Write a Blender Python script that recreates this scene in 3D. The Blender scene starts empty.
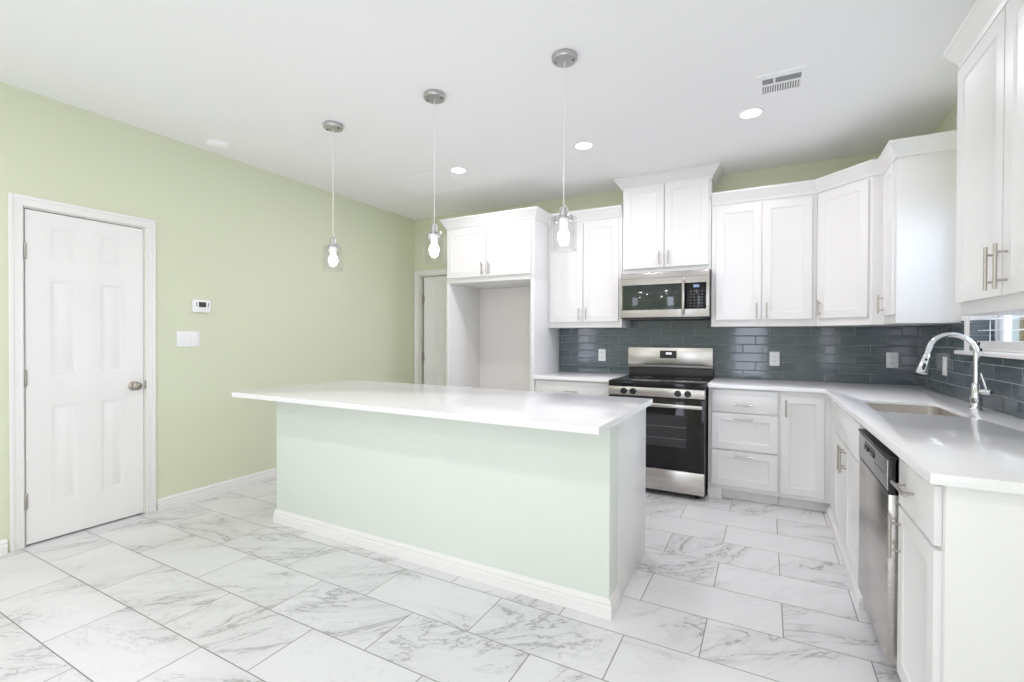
import bpy, bmesh, math
from mathutils import Vector, Matrix

# ------------------------------------------------------------------ camera, world, exposure, daylight
sc = bpy.context.scene
C = sc.collection
R = math.radians
XL, XR, YB, YF, H = -3.92, 1.03, 4.69, -2.8, 2.748      # the room: left, right, back, front walls, ceiling

cam_d = bpy.data.cameras.new('camera')
cam_d.sensor_width = 36.0
cam_d.lens = 36.0 * 473.91 / 1024
cam_d.clip_start = 0.05
cam = bpy.data.objects.new('camera', cam_d)
C.objects.link(cam)
YAW, PITCH, ROLL = R(28.2244), R(-0.4648), R(0.1957)
cam.matrix_world = (Matrix.Translation((0, 0, 1.2767)) @ Matrix.Rotation(YAW, 4, 'Z')
                    @ Matrix.Rotation(PITCH + math.pi / 2, 4, 'X') @ Matrix.Rotation(ROLL, 4, 'Z'))
sc.camera = cam

world = bpy.data.worlds.new('sky')
sc.world = world
world.use_nodes = True
bgn = world.node_tree.nodes['Background']
bgn.inputs['Color'].default_value = (0.80, 0.90, 1.0, 1)
bgn.inputs['Strength'].default_value = 1.5

sc.view_settings.view_transform = 'Standard'
sc.view_settings.look = 'None'
sc.view_settings.gamma = 1.0
sc.view_settings.use_curve_mapping = False
sc.view_settings.exposure = 0.15
sc.cycles.diffuse_bounces = 12
sc.cycles.max_bounces = 16
sc.cycles.transparent_max_bounces = 24

def area(name, loc, direction, sx, sy, power, col=(1, 1, 1), shape='RECTANGLE'):
    d = bpy.data.lights.new(name, 'AREA')
    d.shape = shape
    d.size = sx
    if shape == 'RECTANGLE':
        d.size_y = sy
    d.energy = power
    d.color = col
    o = bpy.data.objects.new(name, d)
    C.objects.link(o)
    o.location = loc
    o.rotation_euler = Vector(direction).to_track_quat('-Z', 'Y').to_euler()
    return o

DAY = (0.905, 0.903, 1.10)
# daylight entering by the glazed door, left window and sink window; right-wall fill is added
area('daylight', (-0.35, YF + 0.02, 1.15), (0, 1, 0), 0.62, 2.0, 16, DAY)
area('daylight', (XL + 0.03, -1.75, 1.35), (1, 0, 0), 1.3, 1.7, 22, DAY)
area('daylight', (XR - 0.03, -1.1, 1.35), (-1, 0, 0), 1.5, 1.7, 26, DAY)  # added fill: this unseen right-wall window is put in for brightness
area('daylight', (XR + 0.95, 3.0, 2.0), (-1, 0.05, -0.35), 1.0, 1.0, 52, (0.78, 0.88, 1.12))
LED = (0.995, 0.928, 1.0)
CANS = [(-2.4, 3.465), (-1.243, 3.465), (-0.099, 3.475)]
for cx, cy in CANS:
    area('recessed_lamp', (cx, cy, H - 0.02), (0, 0, -1), 0.12, 0, 7.6, LED, 'DISK')
for cx, cy in [(-2.6, 0.2), (-0.8, 0.2), (-2.6, -1.6), (-0.8, -1.6)]:  # unseen living-area lamps added to brighten the room, no fittings built
    area('recessed_lamp', (cx, cy, H - 0.02), (0, 0, -1), 0.12, 0, 7.6, LED, 'DISK')

# ------------------------------------------------------------------ materials
def mat(name, col, rough=0.5, metal=0.0, spec=0.5, coat=0.0, emit=None, estr=0.0):
    m = bpy.data.materials.new(name)
    m.use_nodes = True
    b = m.node_tree.nodes['Principled BSDF']
    b.inputs['Base Color'].default_value = (*col, 1)
    b.inputs['Roughness'].default_value = rough
    b.inputs['Metallic'].default_value = metal
    b.inputs['Specular IOR Level'].default_value = spec
    b.inputs['Coat Weight'].default_value = coat
    if emit:
        b.inputs['Emission Color'].default_value = (*emit, 1)
        b.inputs['Emission Strength'].default_value = estr
    return m

class NT:
    """tiny helper for node graphs"""
    def __init__(s, m):
        s.t = m.node_tree
        s.b = s.t.nodes['Principled BSDF']
    def n(s, typ, **kw):
        nd = s.t.nodes.new(typ)
        for k, v in kw.items():
            setattr(nd, k, v)
        return nd
    def put(s, sock, v):
        if isinstance(v, bpy.types.NodeSocket):
            s.t.links.new(v, sock)
        else:
            sock.default_value = v
    def m(s, op, a, b=0.0, c=None):
        nd = s.n('ShaderNodeMath', operation=op)
        s.put(nd.inputs[0], a)
        s.put(nd.inputs[1], b)
        if c is not None:
            s.put(nd.inputs[2], c)
        return nd.outputs[0]
    def xyz(s):
        tc = s.n('ShaderNodeTexCoord')
        sp = s.n('ShaderNodeSeparateXYZ')
        s.t.links.new(tc.outputs['Object'], sp.inputs[0])
        return tc.outputs['Object'], sp.outputs[0], sp.outputs[1], sp.outputs[2]
    def vec(s, x, y, z=0.0):
        nd = s.n('ShaderNodeCombineXYZ')
        for i, v in enumerate((x, y, z)):
            s.put(nd.inputs[i], v)
        return nd.outputs[0]
    def noise(s, v, scale, detail=4.0, rough=0.55, dist=0.0):
        nd = s.n('ShaderNodeTexNoise')
        s.put(nd.inputs['Vector'], v)
        nd.inputs['Scale'].default_value = scale
        nd.inputs['Detail'].default_value = detail
        nd.inputs['Roughness'].default_value = rough
        nd.inputs['Distortion'].default_value = dist
        return nd.outputs[0]
    def white(s, v):
        nd = s.n('ShaderNodeTexWhiteNoise', noise_dimensions='3D')
        s.put(nd.inputs['Vector'], v)
        return nd.outputs['Value'], nd.outputs['Color']
    def smooth(s, v, a, b):
        nd = s.n('ShaderNodeMapRange', interpolation_type='SMOOTHSTEP')
        s.put(nd.inputs[0], v)
        nd.inputs[1].default_value = a
        nd.inputs[2].default_value = b
        return nd.outputs[0]
    def mix(s, f, a, b):
        nd = s.n('ShaderNodeMix', data_type='RGBA')
        s.put(nd.inputs[0], f)
        s.put(nd.inputs[6], a if isinstance(a, bpy.types.NodeSocket) else (*a, 1))
        s.put(nd.inputs[7], b if isinstance(b, bpy.types.NodeSocket) else (*b, 1))
        return nd.outputs[2]
    def bump(s, h, strength, dist=0.01):
        nd = s.n('ShaderNodeBump')
        nd.inputs['Strength'].default_value = strength
        nd.inputs['Distance'].default_value = dist
        s.put(nd.inputs['Height'], h)
        s.t.links.new(nd.outputs[0], s.b.inputs['Normal'])

def paint(name, col, rough=0.6, bump=0.06, scale=180):
    m = mat(name, col, rough, spec=0.3)
    g = NT(m)
    v = g.xyz()[0]
    g.bump(g.noise(v, scale, 2), bump, 0.002)
    return m

M = {}
M['green'] = paint('pale_green_wall_paint', (0.685, 0.715, 0.55))
M['mint'] = paint('pale_mint_wall_paint', (0.745, 0.79, 0.73))
M['ceiling'] = paint('white_ceiling_paint', (0.90, 0.90, 0.91), 0.8, 0.1, 90)
M['white'] = mat('white_cabinet_lacquer', (0.80, 0.795, 0.785), 0.32, spec=0.45)
M['trim'] = mat('white_gloss_trim', (0.84, 0.83, 0.82), 0.35, spec=0.45)
M['plastic'] = mat('white_plastic', (0.88, 0.88, 0.88), 0.35)
M['steel'] = mat('brushed_stainless_steel', (0.55, 0.525, 0.495), 0.27, 1.0)
M['steel_dark'] = mat('dark_steel', (0.24, 0.235, 0.23), 0.35, 1.0)
M['nickel'] = mat('brushed_nickel', (0.50, 0.465, 0.425), 0.3, 1.0)
M['sinksteel'] = mat('satin_sink_steel', (0.74, 0.70, 0.65), 0.34, 1.0)
M['satin'] = mat('satin_grey_metal', (0.52, 0.52, 0.52), 0.38, 1.0)
M['bronze'] = mat('aged_nickel', (0.40, 0.37, 0.32), 0.35, 1.0)
M['chrome'] = mat('polished_chrome', (0.80, 0.81, 0.83), 0.07, 1.0)
M['black'] = mat('black_plastic', (0.016, 0.016, 0.017), 0.35)
M['blackglass'] = mat('black_glass', (0.010, 0.010, 0.011), 0.06, spec=0.32)
M['ovenglass'] = mat('smoked_oven_window', (0.040, 0.041, 0.044), 0.08, spec=0.4)
M['mwglass'] = mat('dark_green_microwave_window', (0.018, 0.028, 0.022), 0.06, spec=0.7)
M['dark'] = mat('dark_gap', (0.05, 0.045, 0.035), 0.8)
M['led'] = mat('lit_diffuser', (0.9, 0.9, 0.9), 0.5, emit=(1, 0.985, 0.96), estr=6.0)
M['bulb'] = mat('lit_bulb', (0.9, 0.9, 0.9), 0.4, emit=(1, 0.95, 1.0), estr=34.0)
M['clock'] = mat('lit_clock_digits', (0.1, 0.1, 0.1), 0.4, emit=(0.95, 0.97, 1.0), estr=1.6)
M['bluelcd'] = mat('blue_lit_display', (0.1, 0.15, 0.25), 0.3, emit=(0.35, 0.5, 0.8), estr=0.4)
M['keys'] = mat('grey_key_print', (0.16, 0.165, 0.19), 0.5)
M['lcd'] = mat('grey_lcd', (0.05, 0.055, 0.045), 0.25)
M['cord'] = mat('clear_vinyl_cord', (0.78, 0.79, 0.78), 0.25)
M['niche'] = mat('off_white_panel', (0.79, 0.77, 0.745), 0.5)
M['ventgap'] = mat('grey_vent_slot', (0.28, 0.28, 0.29), 0.7)
M['grillgap'] = mat('light_grey_grille_backing', (0.55, 0.55, 0.55), 0.7)
M['siding'] = mat('blue_grey_siding', (0.16, 0.21, 0.25), 0.7)
M['extwhite'] = mat('white_exterior_trim', (0.85, 0.86, 0.88), 0.6)
M['tan'] = mat('tan_fence_board', (0.55, 0.43, 0.26), 0.8)
M['earth'] = mat('dry_ground', (0.33, 0.32, 0.26), 0.9)
M['slat'] = mat('white_blind_slat', (0.86, 0.87, 0.88), 0.45)

# brushed look on the stainless
for k in ('steel', 'steel_dark', 'nickel'):
    g = NT(M[k])
    v, x, y, z = g.xyz()
    st = g.noise(g.vec(g.m('MULTIPLY', x, 1.5), g.m('MULTIPLY', y, 1.5), g.m('MULTIPLY', z, 700)), 1.0, 2)
    r0 = g.b.inputs['Roughness'].default_value
    g.put(g.b.inputs['Roughness'], g.m('MULTIPLY_ADD', st, 0.03, r0 - 0.015))

# quartz worktop
m = M['quartz'] = mat('white_quartz', (0.83, 0.83, 0.835), 0.13, spec=0.5)
g = NT(m)
v = g.xyz()[0]
n1 = g.noise(v, 3.0, 6, 0.6, 1.2)
vein = g.m('SUBTRACT', 1.0, g.smooth(g.m('ABSOLUTE', g.m('SUBTRACT', n1, 0.5)), 0.0, 0.035))
n2 = g.noise(v, 160.0, 2)
fac = g.m('ADD', g.m('MULTIPLY', vein, 0.12), g.m('MULTIPLY', g.smooth(n2, 0.6, 0.75), 0.10))
g.put(g.b.inputs['Base Color'], g.mix(fac, (0.865, 0.865, 0.87), (0.74, 0.73, 0.73)))

# marble-look porcelain floor, 12 x 24 in. running bond
m = M['floor'] = mat('marble_porcelain_tile', (0.8, 0.8, 0.8), 0.3, spec=0.45)
g = NT(m)
v, x, y, z = g.xyz()
TL, TW = 0.603, 0.3027
yr = g.m('DIVIDE', g.m('SUBTRACT', y, 1.105), TW)
row = g.m('FLOOR', yr)
par = g.m('FLOORED_MODULO', row, 2.0)
u = g.m('SUBTRACT', g.m('DIVIDE', g.m('ADD', x, 0.530), TL), g.m('MULTIPLY', par, 0.5))
col = g.m('FLOOR', u)
fu, fv = g.m('FRACT', u), g.m('FRACT', yr)
du = g.m('MULTIPLY', g.m('MINIMUM', fu, g.m('SUBTRACT', 1.0, fu)), TL)
dv = g.m('MULTIPLY', g.m('MINIMUM', fv, g.m('SUBTRACT', 1.0, fv)), TW)
edge = g.m('MINIMUM', du, dv)
grout = g.m('SUBTRACT', 1.0, g.smooth(edge, 0.0014, 0.0034))
rv, rc = g.white(g.vec(col, row, 3.0))
sp = g.n('ShaderNodeSeparateXYZ')
g.t.links.new(rc, sp.inputs[0])
ang = g.m('MULTIPLY_ADD', rv, 1.0, 0.15)
ca, sa = g.m('COSINE', ang), g.m('SINE', ang)
ax = g.m('ADD', g.m('MULTIPLY', x, ca), g.m('MULTIPLY', y, sa))
ay = g.m('SUBTRACT', g.m('MULTIPLY', y, ca), g.m('MULTIPLY', x, sa))
tv = g.vec(g.m('MULTIPLY_ADD', sp.outputs[0], 37.0, g.m('MULTIPLY', ax, 0.55)),
           g.m('MULTIPLY_ADD', sp.outputs[1], 41.0, g.m('MULTIPLY', ay, 1.7)), g.m('MULTIPLY', sp.outputs[2], 29.0))
na = g.noise(tv, 1.9, 7, 0.62, 0.9)
nb = g.noise(tv, 4.2, 6, 0.62, 1.4)
nm = g.noise(tv, 1.3, 2, 0.5)
va = g.m('SUBTRACT', 1.0, g.smooth(g.m('ABSOLUTE', g.m('SUBTRACT', na, 0.5)), 0.0, 0.013))
vb = g.m('SUBTRACT', 1.0, g.smooth(g.m('ABSOLUTE', g.m('SUBTRACT', nb, 0.5)), 0.0, 0.030))
soft = g.m('SUBTRACT', 1.0, g.smooth(g.m('ABSOLUTE', g.m('SUBTRACT', na, 0.5)), 0.0, 0.11))
msk = g.smooth(nm, 0.42, 0.60)
vein = g.m('MULTIPLY', g.m('ADD', g.m('MULTIPLY', va, 0.62), g.m('ADD', g.m('MULTIPLY', vb, 0.22), g.m('MULTIPLY', soft, 0.16))), msk)
vein = g.m('MINIMUM', g.m('ADD', vein, g.m('MULTIPLY', va, 0.10)), 0.78)
base = g.mix(g.smooth(nm, 0.3, 0.75), (0.775, 0.775, 0.785), (0.725, 0.725, 0.735))
tile = g.mix(vein, base, (0.34, 0.335, 0.34))
g.put(g.b.inputs['Base Color'], g.mix(grout, tile, (0.26, 0.25, 0.245)))
g.put(g.b.inputs['Roughness'], g.m('MULTIPLY_ADD', grout, 0.5, 0.27))
g.bump(g.m('SUBTRACT', 1.0, grout), 0.25, 0.002)

# slate-blue glazed 3 x 12 in. wall tile; axis 'x' for the back wall, 'y' for the right wall
def tile_mat(name, axis, off):
    m = mat(name, (0.07, 0.09, 0.1), 0.09, spec=0.6)
    g = NT(m)
    v, x, y, z = g.xyz()
    a = x if axis == 'x' else g.m('MULTIPLY', y, -1.0)
    zr = g.m('DIVIDE', g.m('SUBTRACT', z, 0.9145), 0.0762)
    row = g.m('FLOOR', zr)
    u = g.m('DIVIDE', g.m('SUBTRACT', g.m('SUBTRACT', a, off), g.m('MULTIPLY', row, 0.1016)), 0.3048)
    col = g.m('FLOOR', u)
    fu, fv = g.m('FRACT', u), g.m('FRACT', zr)
    du = g.m('MULTIPLY', g.m('MINIMUM', fu, g.m('SUBTRACT', 1.0, fu)), 0.3048)
    dv = g.m('MULTIPLY', g.m('MINIMUM', fv, g.m('SUBTRACT', 1.0, fv)), 0.0762)
    edge = g.m('MINIMUM', du, dv)
    grout = g.m('SUBTRACT', 1.0, g.smooth(edge, 0.0008, 0.0018))
    rv, rc = g.white(g.vec(col, row, 7.0))
    st = g.noise(g.vec(g.m('MULTIPLY_ADD', rv, 30.0, g.m('MULTIPLY', a, 7.0)), g.m('MULTIPLY', z, 60.0), rv), 1.0, 4, 0.6)
    c1 = g.mix(rv, (0.080, 0.105, 0.120), (0.105, 0.134, 0.150))
    c2 = g.mix(g.m('MULTIPLY', g.smooth(st, 0.35, 0.75), 0.55), c1, (0.150, 0.182, 0.200))
    g.put(g.b.inputs['Base Color'], g.mix(grout, c2, (0.36, 0.38, 0.385)))
    g.put(g.b.inputs['Roughness'], g.m('MULTIPLY_ADD', grout, 0.6, 0.08))
    sp = g.n('ShaderNodeSeparateXYZ')
    g.t.links.new(rc, sp.inputs[0])
    tilt = g.m('ADD', g.m('MULTIPLY', g.m('MULTIPLY', g.m('SUBTRACT', fu, 0.5), g.m('SUBTRACT', sp.outputs[0], 0.5)), 0.30),
               g.m('MULTIPLY', g.m('MULTIPLY', g.m('SUBTRACT', fv, 0.5), g.m('SUBTRACT', sp.outputs[1], 0.5)), 0.16))
    pil = g.smooth(edge, 0.0, 0.005)
    g.bump(g.m('ADD', g.m('ADD', pil, tilt), g.m('MULTIPLY', g.noise(v, 14.0, 2), 0.25)), 0.5, 0.004)
    return m
M['tile_back'] = tile_mat('slate_blue_wall_tile', 'x', 0.426)
M['tile_right'] = tile_mat('slate_blue_side_tile', 'y', -4.10)

# clear glass as a thin see-through sheet with a surface reflection
def clear_glass(name, tint, refl):
    m = bpy.data.materials.new(name)
    m.use_nodes = True
    t = m.node_tree
    t.nodes.remove(t.nodes['Principled BSDF'])
    tr = t.nodes.new('ShaderNodeBsdfTransparent')
    tr.inputs[0].default_value = (*tint, 1)
    gl = t.nodes.new('ShaderNodeBsdfGlossy')
    gl.inputs['Roughness'].default_value = 0.03
    fr = t.nodes.new('ShaderNodeLayerWeight')
    pw = t.nodes.new('ShaderNodeMath')
    pw.operation = 'POWER'
    pw.inputs[1].default_value = 4.0
    t.links.new(fr.outputs['Facing'], pw.inputs[0])
    fa = t.nodes.new('ShaderNodeMath')
    fa.operation = 'MULTIPLY_ADD'
    fa.inputs[1].default_value = refl
    fa.inputs[2].default_value = 0.04
    t.links.new(pw.outputs[0], fa.inputs[0])
    mx = t.nodes.new('ShaderNodeMixShader')
    t.links.new(fa.outputs[0], mx.inputs[0])
    t.links.new(tr.outputs[0], mx.inputs[1])
    t.links.new(gl.outputs[0], mx.inputs[2])
    t.links.new(mx.outputs[0], t.nodes['Material Output'].inputs[0])
    return m
M['glass'] = clear_glass('clear_shade_glass', (0.965, 0.967, 0.97), 0.8)
M['pane'] = clear_glass('window_pane_glass', (0.95, 0.97, 0.97), 0.6)

# ------------------------------------------------------------------ mesh helpers
def box(bm, x0, x1, y0, y1, z0, z1, bev=0.0):
    vs = [bm.verts.new((x, y, z)) for x in (x0, x1) for y in (y0, y1) for z in (z0, z1)]
    fs = [bm.faces.new([vs[i] for i in q]) for q in
          ((0, 1, 3, 2), (4, 6, 7, 5), (0, 4, 5, 1), (2, 3, 7, 6), (0, 2, 6, 4), (1, 5, 7, 3))]
    if bev:
        es = list({e for f in fs for e in f.edges})
        bmesh.ops.bevel(bm, geom=es, offset=bev, segments=2, affect='EDGES', profile=0.5)

def BM(*boxes, bev=0.0):
    bm = bmesh.new()
    for b in boxes:
        box(bm, *b, bev=bev)
    return bm

def ring_loft(bm, rings, cap0=True, cap1=True, closed=False):
    L = [[bm.verts.new(p) for p in r] for r in rings]
    n = len(L[0])
    pairs = list(zip(L[:-1], L[1:]))
    if closed:
        pairs.append((L[-1], L[0]))
    for a, b in pairs:
        for i in range(n):
            f = bm.faces.new((a[i], a[(i + 1) % n], b[(i + 1) % n], b[i]))
            f.smooth = True
    if not closed:
        if cap0:
            bm.faces.new(list(reversed(L[0])))
        if cap1:
            bm.faces.new(L[-1])

def tube(bm, pts, rad, n=12, caps=True):
    """sweep a circle along points; rad is a number or one radius per point"""
    pts = [Vector(p) for p in pts]
    rads = rad if isinstance(rad, (list, tuple)) else [rad] * len(pts)
    rings, prev = [], None
    for i, p in enumerate(pts):
        d = (pts[min(i + 1, len(pts) - 1)] - pts[max(i - 1, 0)]).normalized()
        if prev is None:
            a = Vector((0, 0, 1)) if abs(d.z) < 0.9 else Vector((1, 0, 0))
            s = d.cross(a).normalized()
        else:
            s = (prev - d * prev.dot(d)).normalized()
        prev = s
        t = d.cross(s)
        rings.append([p + (s * math.cos(k * 2 * math.pi / n) + t * math.sin(k * 2 * math.pi / n)) * rads[i] for k in range(n)])
    ring_loft(bm, rings, caps, caps)

def lathe(bm, prof, cx, cy, n=32, cap=True, axis='z', closed=False):
    """prof: (radius, height) pairs turned about a vertical axis (or the x / y axis)"""
    rings = []
    for r, h in prof:
        rg = []
        for k in range(n):
            a = 2 * math.pi * k / n
            p, q = r * math.cos(a), r * math.sin(a)
            rg.append({'z': (cx + p, cy + q, h), 'y': (cx + p, h, cy + q), 'x': (h, cx + p, cy + q)}[axis])
        rings.append(rg)
    ring_loft(bm, rings, cap, cap, closed)

def rrect(x0, x1, y0, y1, r, z, n=6):
    out = []
    for cx, cy, a0 in ((x1 - r, y1 - r, 0), (x0 + r, y1 - r, 90), (x0 + r, y0 + r, 180), (x1 - r, y0 + r, 270)):
        for k in range(n + 1):
            a = R(a0 + 90 * k / n)
            out.append((cx + r * math.cos(a), cy + r * math.sin(a), z))
    return out

def slab(outer, holes, z0, z1, bev=0.0):
    """flat slab of any outline with holes, z0 to z1"""
    bm = bmesh.new()
    loops = []
    for lp in [outer] + holes:
        vs = [bm.verts.new((p[0], p[1], z1)) for p in lp]
        es = [bm.edges.new((vs[i], vs[(i + 1) % len(vs)])) for i in range(len(vs))]
        loops.append((vs, es))
    edges = [e for _, es in loops for e in es]
    r = bmesh.ops.triangle_fill(bm, use_beauty=True, use_dissolve=False, edges=edges, normal=(0, 0, 1))
    top = [f for f in r['geom'] if isinstance(f, bmesh.types.BMFace)]
    for f in top:
        if f.normal.z < 0:
            f.normal_flip()
    low = {}
    for vs, _ in loops:
        for v in vs:
            low[v] = bm.verts.new((v.co.x, v.co.y, z0))
    for f in top:
        bm.faces.new([low[v] for v in reversed(f.verts)])
    tops = []
    for vs, es in loops:
        for i in range(len(vs)):
            a, b = vs[i], vs[(i + 1) % len(vs)]
            bm.faces.new((a, b, low[b], low[a]))
        tops += es
    bmesh.ops.recalc_face_normals(bm, faces=bm.faces[:])
    if bev:
        bmesh.ops.bevel(bm, geom=tops, offset=bev, segments=2, affect='EDGES', profile=0.5)
    return bm

def panel_face(bm, w, h, t, rects, steps, x0=0.0, z0=0.0, yf=0.0):
    """a door or drawer front: slab facing -Y with pressed / framed panels.
    rects: (xa, xb, za, zb) ; steps: (inset, depth) rings, the last one is capped"""
    xs = sorted({0.0, w} | {r[0] for r in rects} | {r[1] for r in rects})
    zs = sorted({0.0, h} | {r[2] for r in rects} | {r[3] for r in rects})
    V = {}
    def vert(x, y, z):
        k = (round(x, 5), round(y, 5), round(z, 5))
        if k not in V:
            V[k] = bm.verts.new((x0 + x, yf + y, z0 + z))
        return V[k]
    for i in range(len(xs) - 1):
        for j in range(len(zs) - 1):
            cx, cz = (xs[i] + xs[i + 1]) / 2, (zs[j] + zs[j + 1]) / 2
            if any(r[0] < cx < r[1] and r[2] < cz < r[3] for r in rects):
                continue
            bm.faces.new([vert(xs[i], 0, zs[j]), vert(xs[i + 1], 0, zs[j]), vert(xs[i + 1], 0, zs[j + 1]), vert(xs[i], 0, zs[j + 1])])
    for r in rects:
        px = [vert(x, 0, z) for x in xs if r[0] <= x <= r[1] for z in (r[2],)]
        pz = [vert(r[1], 0, z) for z in zs if r[2] < z <= r[3]]
        tx = [vert(x, 0, r[3]) for x in reversed(xs) if r[0] <= x < r[1]]
        lz = [vert(r[0], 0, z) for z in reversed(zs) if r[2] < z < r[3]]
        corners = [(r[0], r[2]), (r[1], r[2]), (r[1], r[3]), (r[0], r[3])]
        sgn = [(1, 1), (-1, 1), (-1, -1), (1, -1)]
        prev = [vert(c[0], 0, c[1]) for c in corners]
        for ins, dep in steps:
            cur = [bm.verts.new((x0 + c[0] + s[0] * ins, yf + dep, z0 + c[1] + s[1] * ins)) for c, s in zip(corners, sgn)]
            for k in range(4):
                bm.faces.new((prev[k], prev[(k + 1) % 4], cur[(k + 1) % 4], cur[k]))
            prev = cur
        bm.faces.new(prev)
    # edges and back
    b = [bm.verts.new((x0 + p[0], yf + t, z0 + p[1])) for p in ((0, 0), (w, 0), (w, h), (0, h))]
    bm.faces.new(list(reversed(b)))
    c = {'b': [vert(x, 0, 0) for x in xs], 't': [vert(x, 0, h) for x in xs],
         'l': [vert(0, 0, z) for z in zs], 'r': [vert(w, 0, z) for z in zs]}
    bm.faces.new(list(reversed(c['b'])) + [b[0], b[1]])
    bm.faces.new(c['t'] + [b[2], b[3]])
    bm.faces.new(c['l'] + [b[3], b[0]])
    bm.faces.new(list(reversed(c['r'])) + [b[1], b[2]])

ROOT = {}
def place(o, parent):
    C.objects.link(o)
    if parent is not None:
        o.parent = parent

def tag(o, label=None, cat=None, group=None, kind=None):
    if label: o['label'] = label
    if cat: o['category'] = cat
    if group: o['group'] = group
    if kind: o['kind'] = kind
    return o

def thing(name, label, cat, loc=(0, 0, 0), rz=0.0, group=None):
    o = bpy.data.objects.new(name, None)
    o.empty_display_size = 0.1
    C.objects.link(o)
    o.location = loc
    o.rotation_euler = (0, 0, rz)
    ROOT[o.name] = Matrix.Translation(loc) @ Matrix.Rotation(rz, 4, 'Z')
    return tag(o, label, cat, group)

def obj(name, bm, m, parent=None, world=False, label=None, shade=None):
    """link a bmesh as ONE object; world=True: built in world space although the thing has a place of its own"""
    root = parent
    while root is not None and root.parent is not None:
        root = root.parent
    if world and root is not None and root.name in ROOT:
        bm.transform(ROOT[root.name].inverted())
    bmesh.ops.recalc_face_normals(bm, faces=bm.faces[:])
    if shade == 'smooth':
        for f in bm.faces:
            f.smooth = True
    me = bpy.data.meshes.new(name)
    bm.to_mesh(me)
    bm.free()
    me.set_sharp_from_angle(angle=R(38))
    me.materials.append(M[m])
    o = bpy.data.objects.new(name, me)
    place(o, parent)
    if label:
        o['label'] = label
    return o

def struct(name, bm, m, parent=None):
    o = obj(name, bm, m, parent)
    if parent is None:
        o['kind'] = 'structure'
    return o

def solo(name, bm, m, label, cat, group=None):
    return tag(obj(name, bm, m), label, cat, group)

def copy_tree(o, parent=None):
    c = o.copy()
    C.objects.link(c)
    if parent is not None:
        c.parent = parent
    for ch in [q for q in bpy.data.objects if q.parent == o]:
        copy_tree(ch, c)
    return c

# ------------------------------------------------------------------ the setting
struct('floor', BM((XL - 0.14, XR + 0.16, YF - 0.14, YB + 0.9, -0.12, 0.0)), 'floor')
struct('ceiling', BM((XL - 0.14, XR + 0.16, YF - 0.14, YB + 0.9, H, H + 0.12)), 'ceiling')

DY0, DY1, DH = 1.120, 1.743, 2.046            # closet door opening in the left wall
bm = BM((XL - 0.14, XL, YF, DY0, 0, H), (XL - 0.14, XL, DY1, YB + 0.9, 0, H), (XL - 0.14, XL, DY0, DY1, DH, H),
        (XL - 0.14, XL - 0.075, DY0, DY1, 0, DH))
struct('wall_left', bm, 'green')
BX0, BX1, BH = -3.842, -3.02, 2.035            # passage door opening in the back wall
bm = BM((XL, BX0, YB, YB + 0.14, 0, H), (BX1, XR, YB, YB + 0.14, 0, H), (BX0, BX1, YB, YB + 0.14, BH, H))
struct('wall_back', bm, 'green')
WY0, WY1, WZ0, WZ1 = 2.68, 3.655, 1.205, 2.08  # sink window opening
bm = BM((XR, XR + 0.14, YF, WY0, 0, H), (XR, XR + 0.14, WY1, YB + 0.14, 0, H), (XR, XR + 0.14, WY0, WY1, 0, WZ0), (XR, XR + 0.14, WY0, WY1, WZ1, H))
struct('wall_right', bm, 'green')
# front wall (behind the camera) with a tall glazed door; side windows, the right one added to carry its fill lamp
FX0, FX1 = -0.70, 0.0
bm = BM((XL, FX0, YF - 0.14, YF, 0, H), (FX1, XR, YF - 0.14, YF, 0, H), (FX0, FX1, YF - 0.14, YF, 2.2, H))
struct('wall_front', bm, 'green')
w = struct('door_3', BM((FX0, FX1, YF - 0.075, YF - 0.07, 0, 2.2)), 'pane')
obj('door_frame', BM((FX0, FX0 + 0.04, YF - 0.12, YF - 0.03, 0, 2.2), (FX1 - 0.04, FX1, YF - 0.12, YF - 0.03, 0, 2.2),
                     (FX0, FX1, YF - 0.12, YF - 0.03, 0, 0.12), (FX0, FX1, YF - 0.12, YF - 0.03, 2.16, 2.2)), 'extwhite', w)
for i, (x, s_, ya, yb_) in enumerate(((XL, 1, -2.4, -1.1), (XR, -1, -1.85, -0.35))):
    w = struct('window_%d' % (i + 2), BM((x + s_ * 0.004 - 0.002, x + s_ * 0.004 + 0.002, ya, yb_, 0.5, 2.2)), 'pane')
    obj('window_frame', BM((x - 0.02, x + 0.02, ya - 0.05, ya, 0.45, 2.25), (x - 0.02, x + 0.02, yb_, yb_ + 0.05, 0.45, 2.25),
                           (x - 0.02, x + 0.02, ya - 0.05, yb_ + 0.05, 0.45, 0.5), (x - 0.02, x + 0.02, ya - 0.05, yb_ + 0.05, 2.2, 2.25)), 'extwhite', w)

# baseboard profile extruded along an axis
def baseboard(bm, p, q, nx, ny, h=0.085, t=0.014):
    prof = [(0, 0), (t, 0), (t, h * 0.58), (t * 0.55, h * 0.63), (t * 0.55, h * 0.69), (t * 0.85, h * 0.74), (t * 0.8, h * 0.82), (t * 0.3, h * 0.92), (t * 0.25, h), (0, h)]
    ring_loft(bm, [[(p[0] + nx * a, p[1] + ny * a, z) for a, z in prof], [(q[0] + nx * a, q[1] + ny * a, z) for a, z in prof]])

bm = bmesh.new()
baseboard(bm, (XL, DY1 + 0.078), (XL, YB - 0.001), 1, 0)
baseboard(bm, (XL, YF), (XL, DY0 - 0.078), 1, 0)
for f in bm.faces: f.smooth = False
struct('baseboard_left', bm, 'trim')

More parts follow.
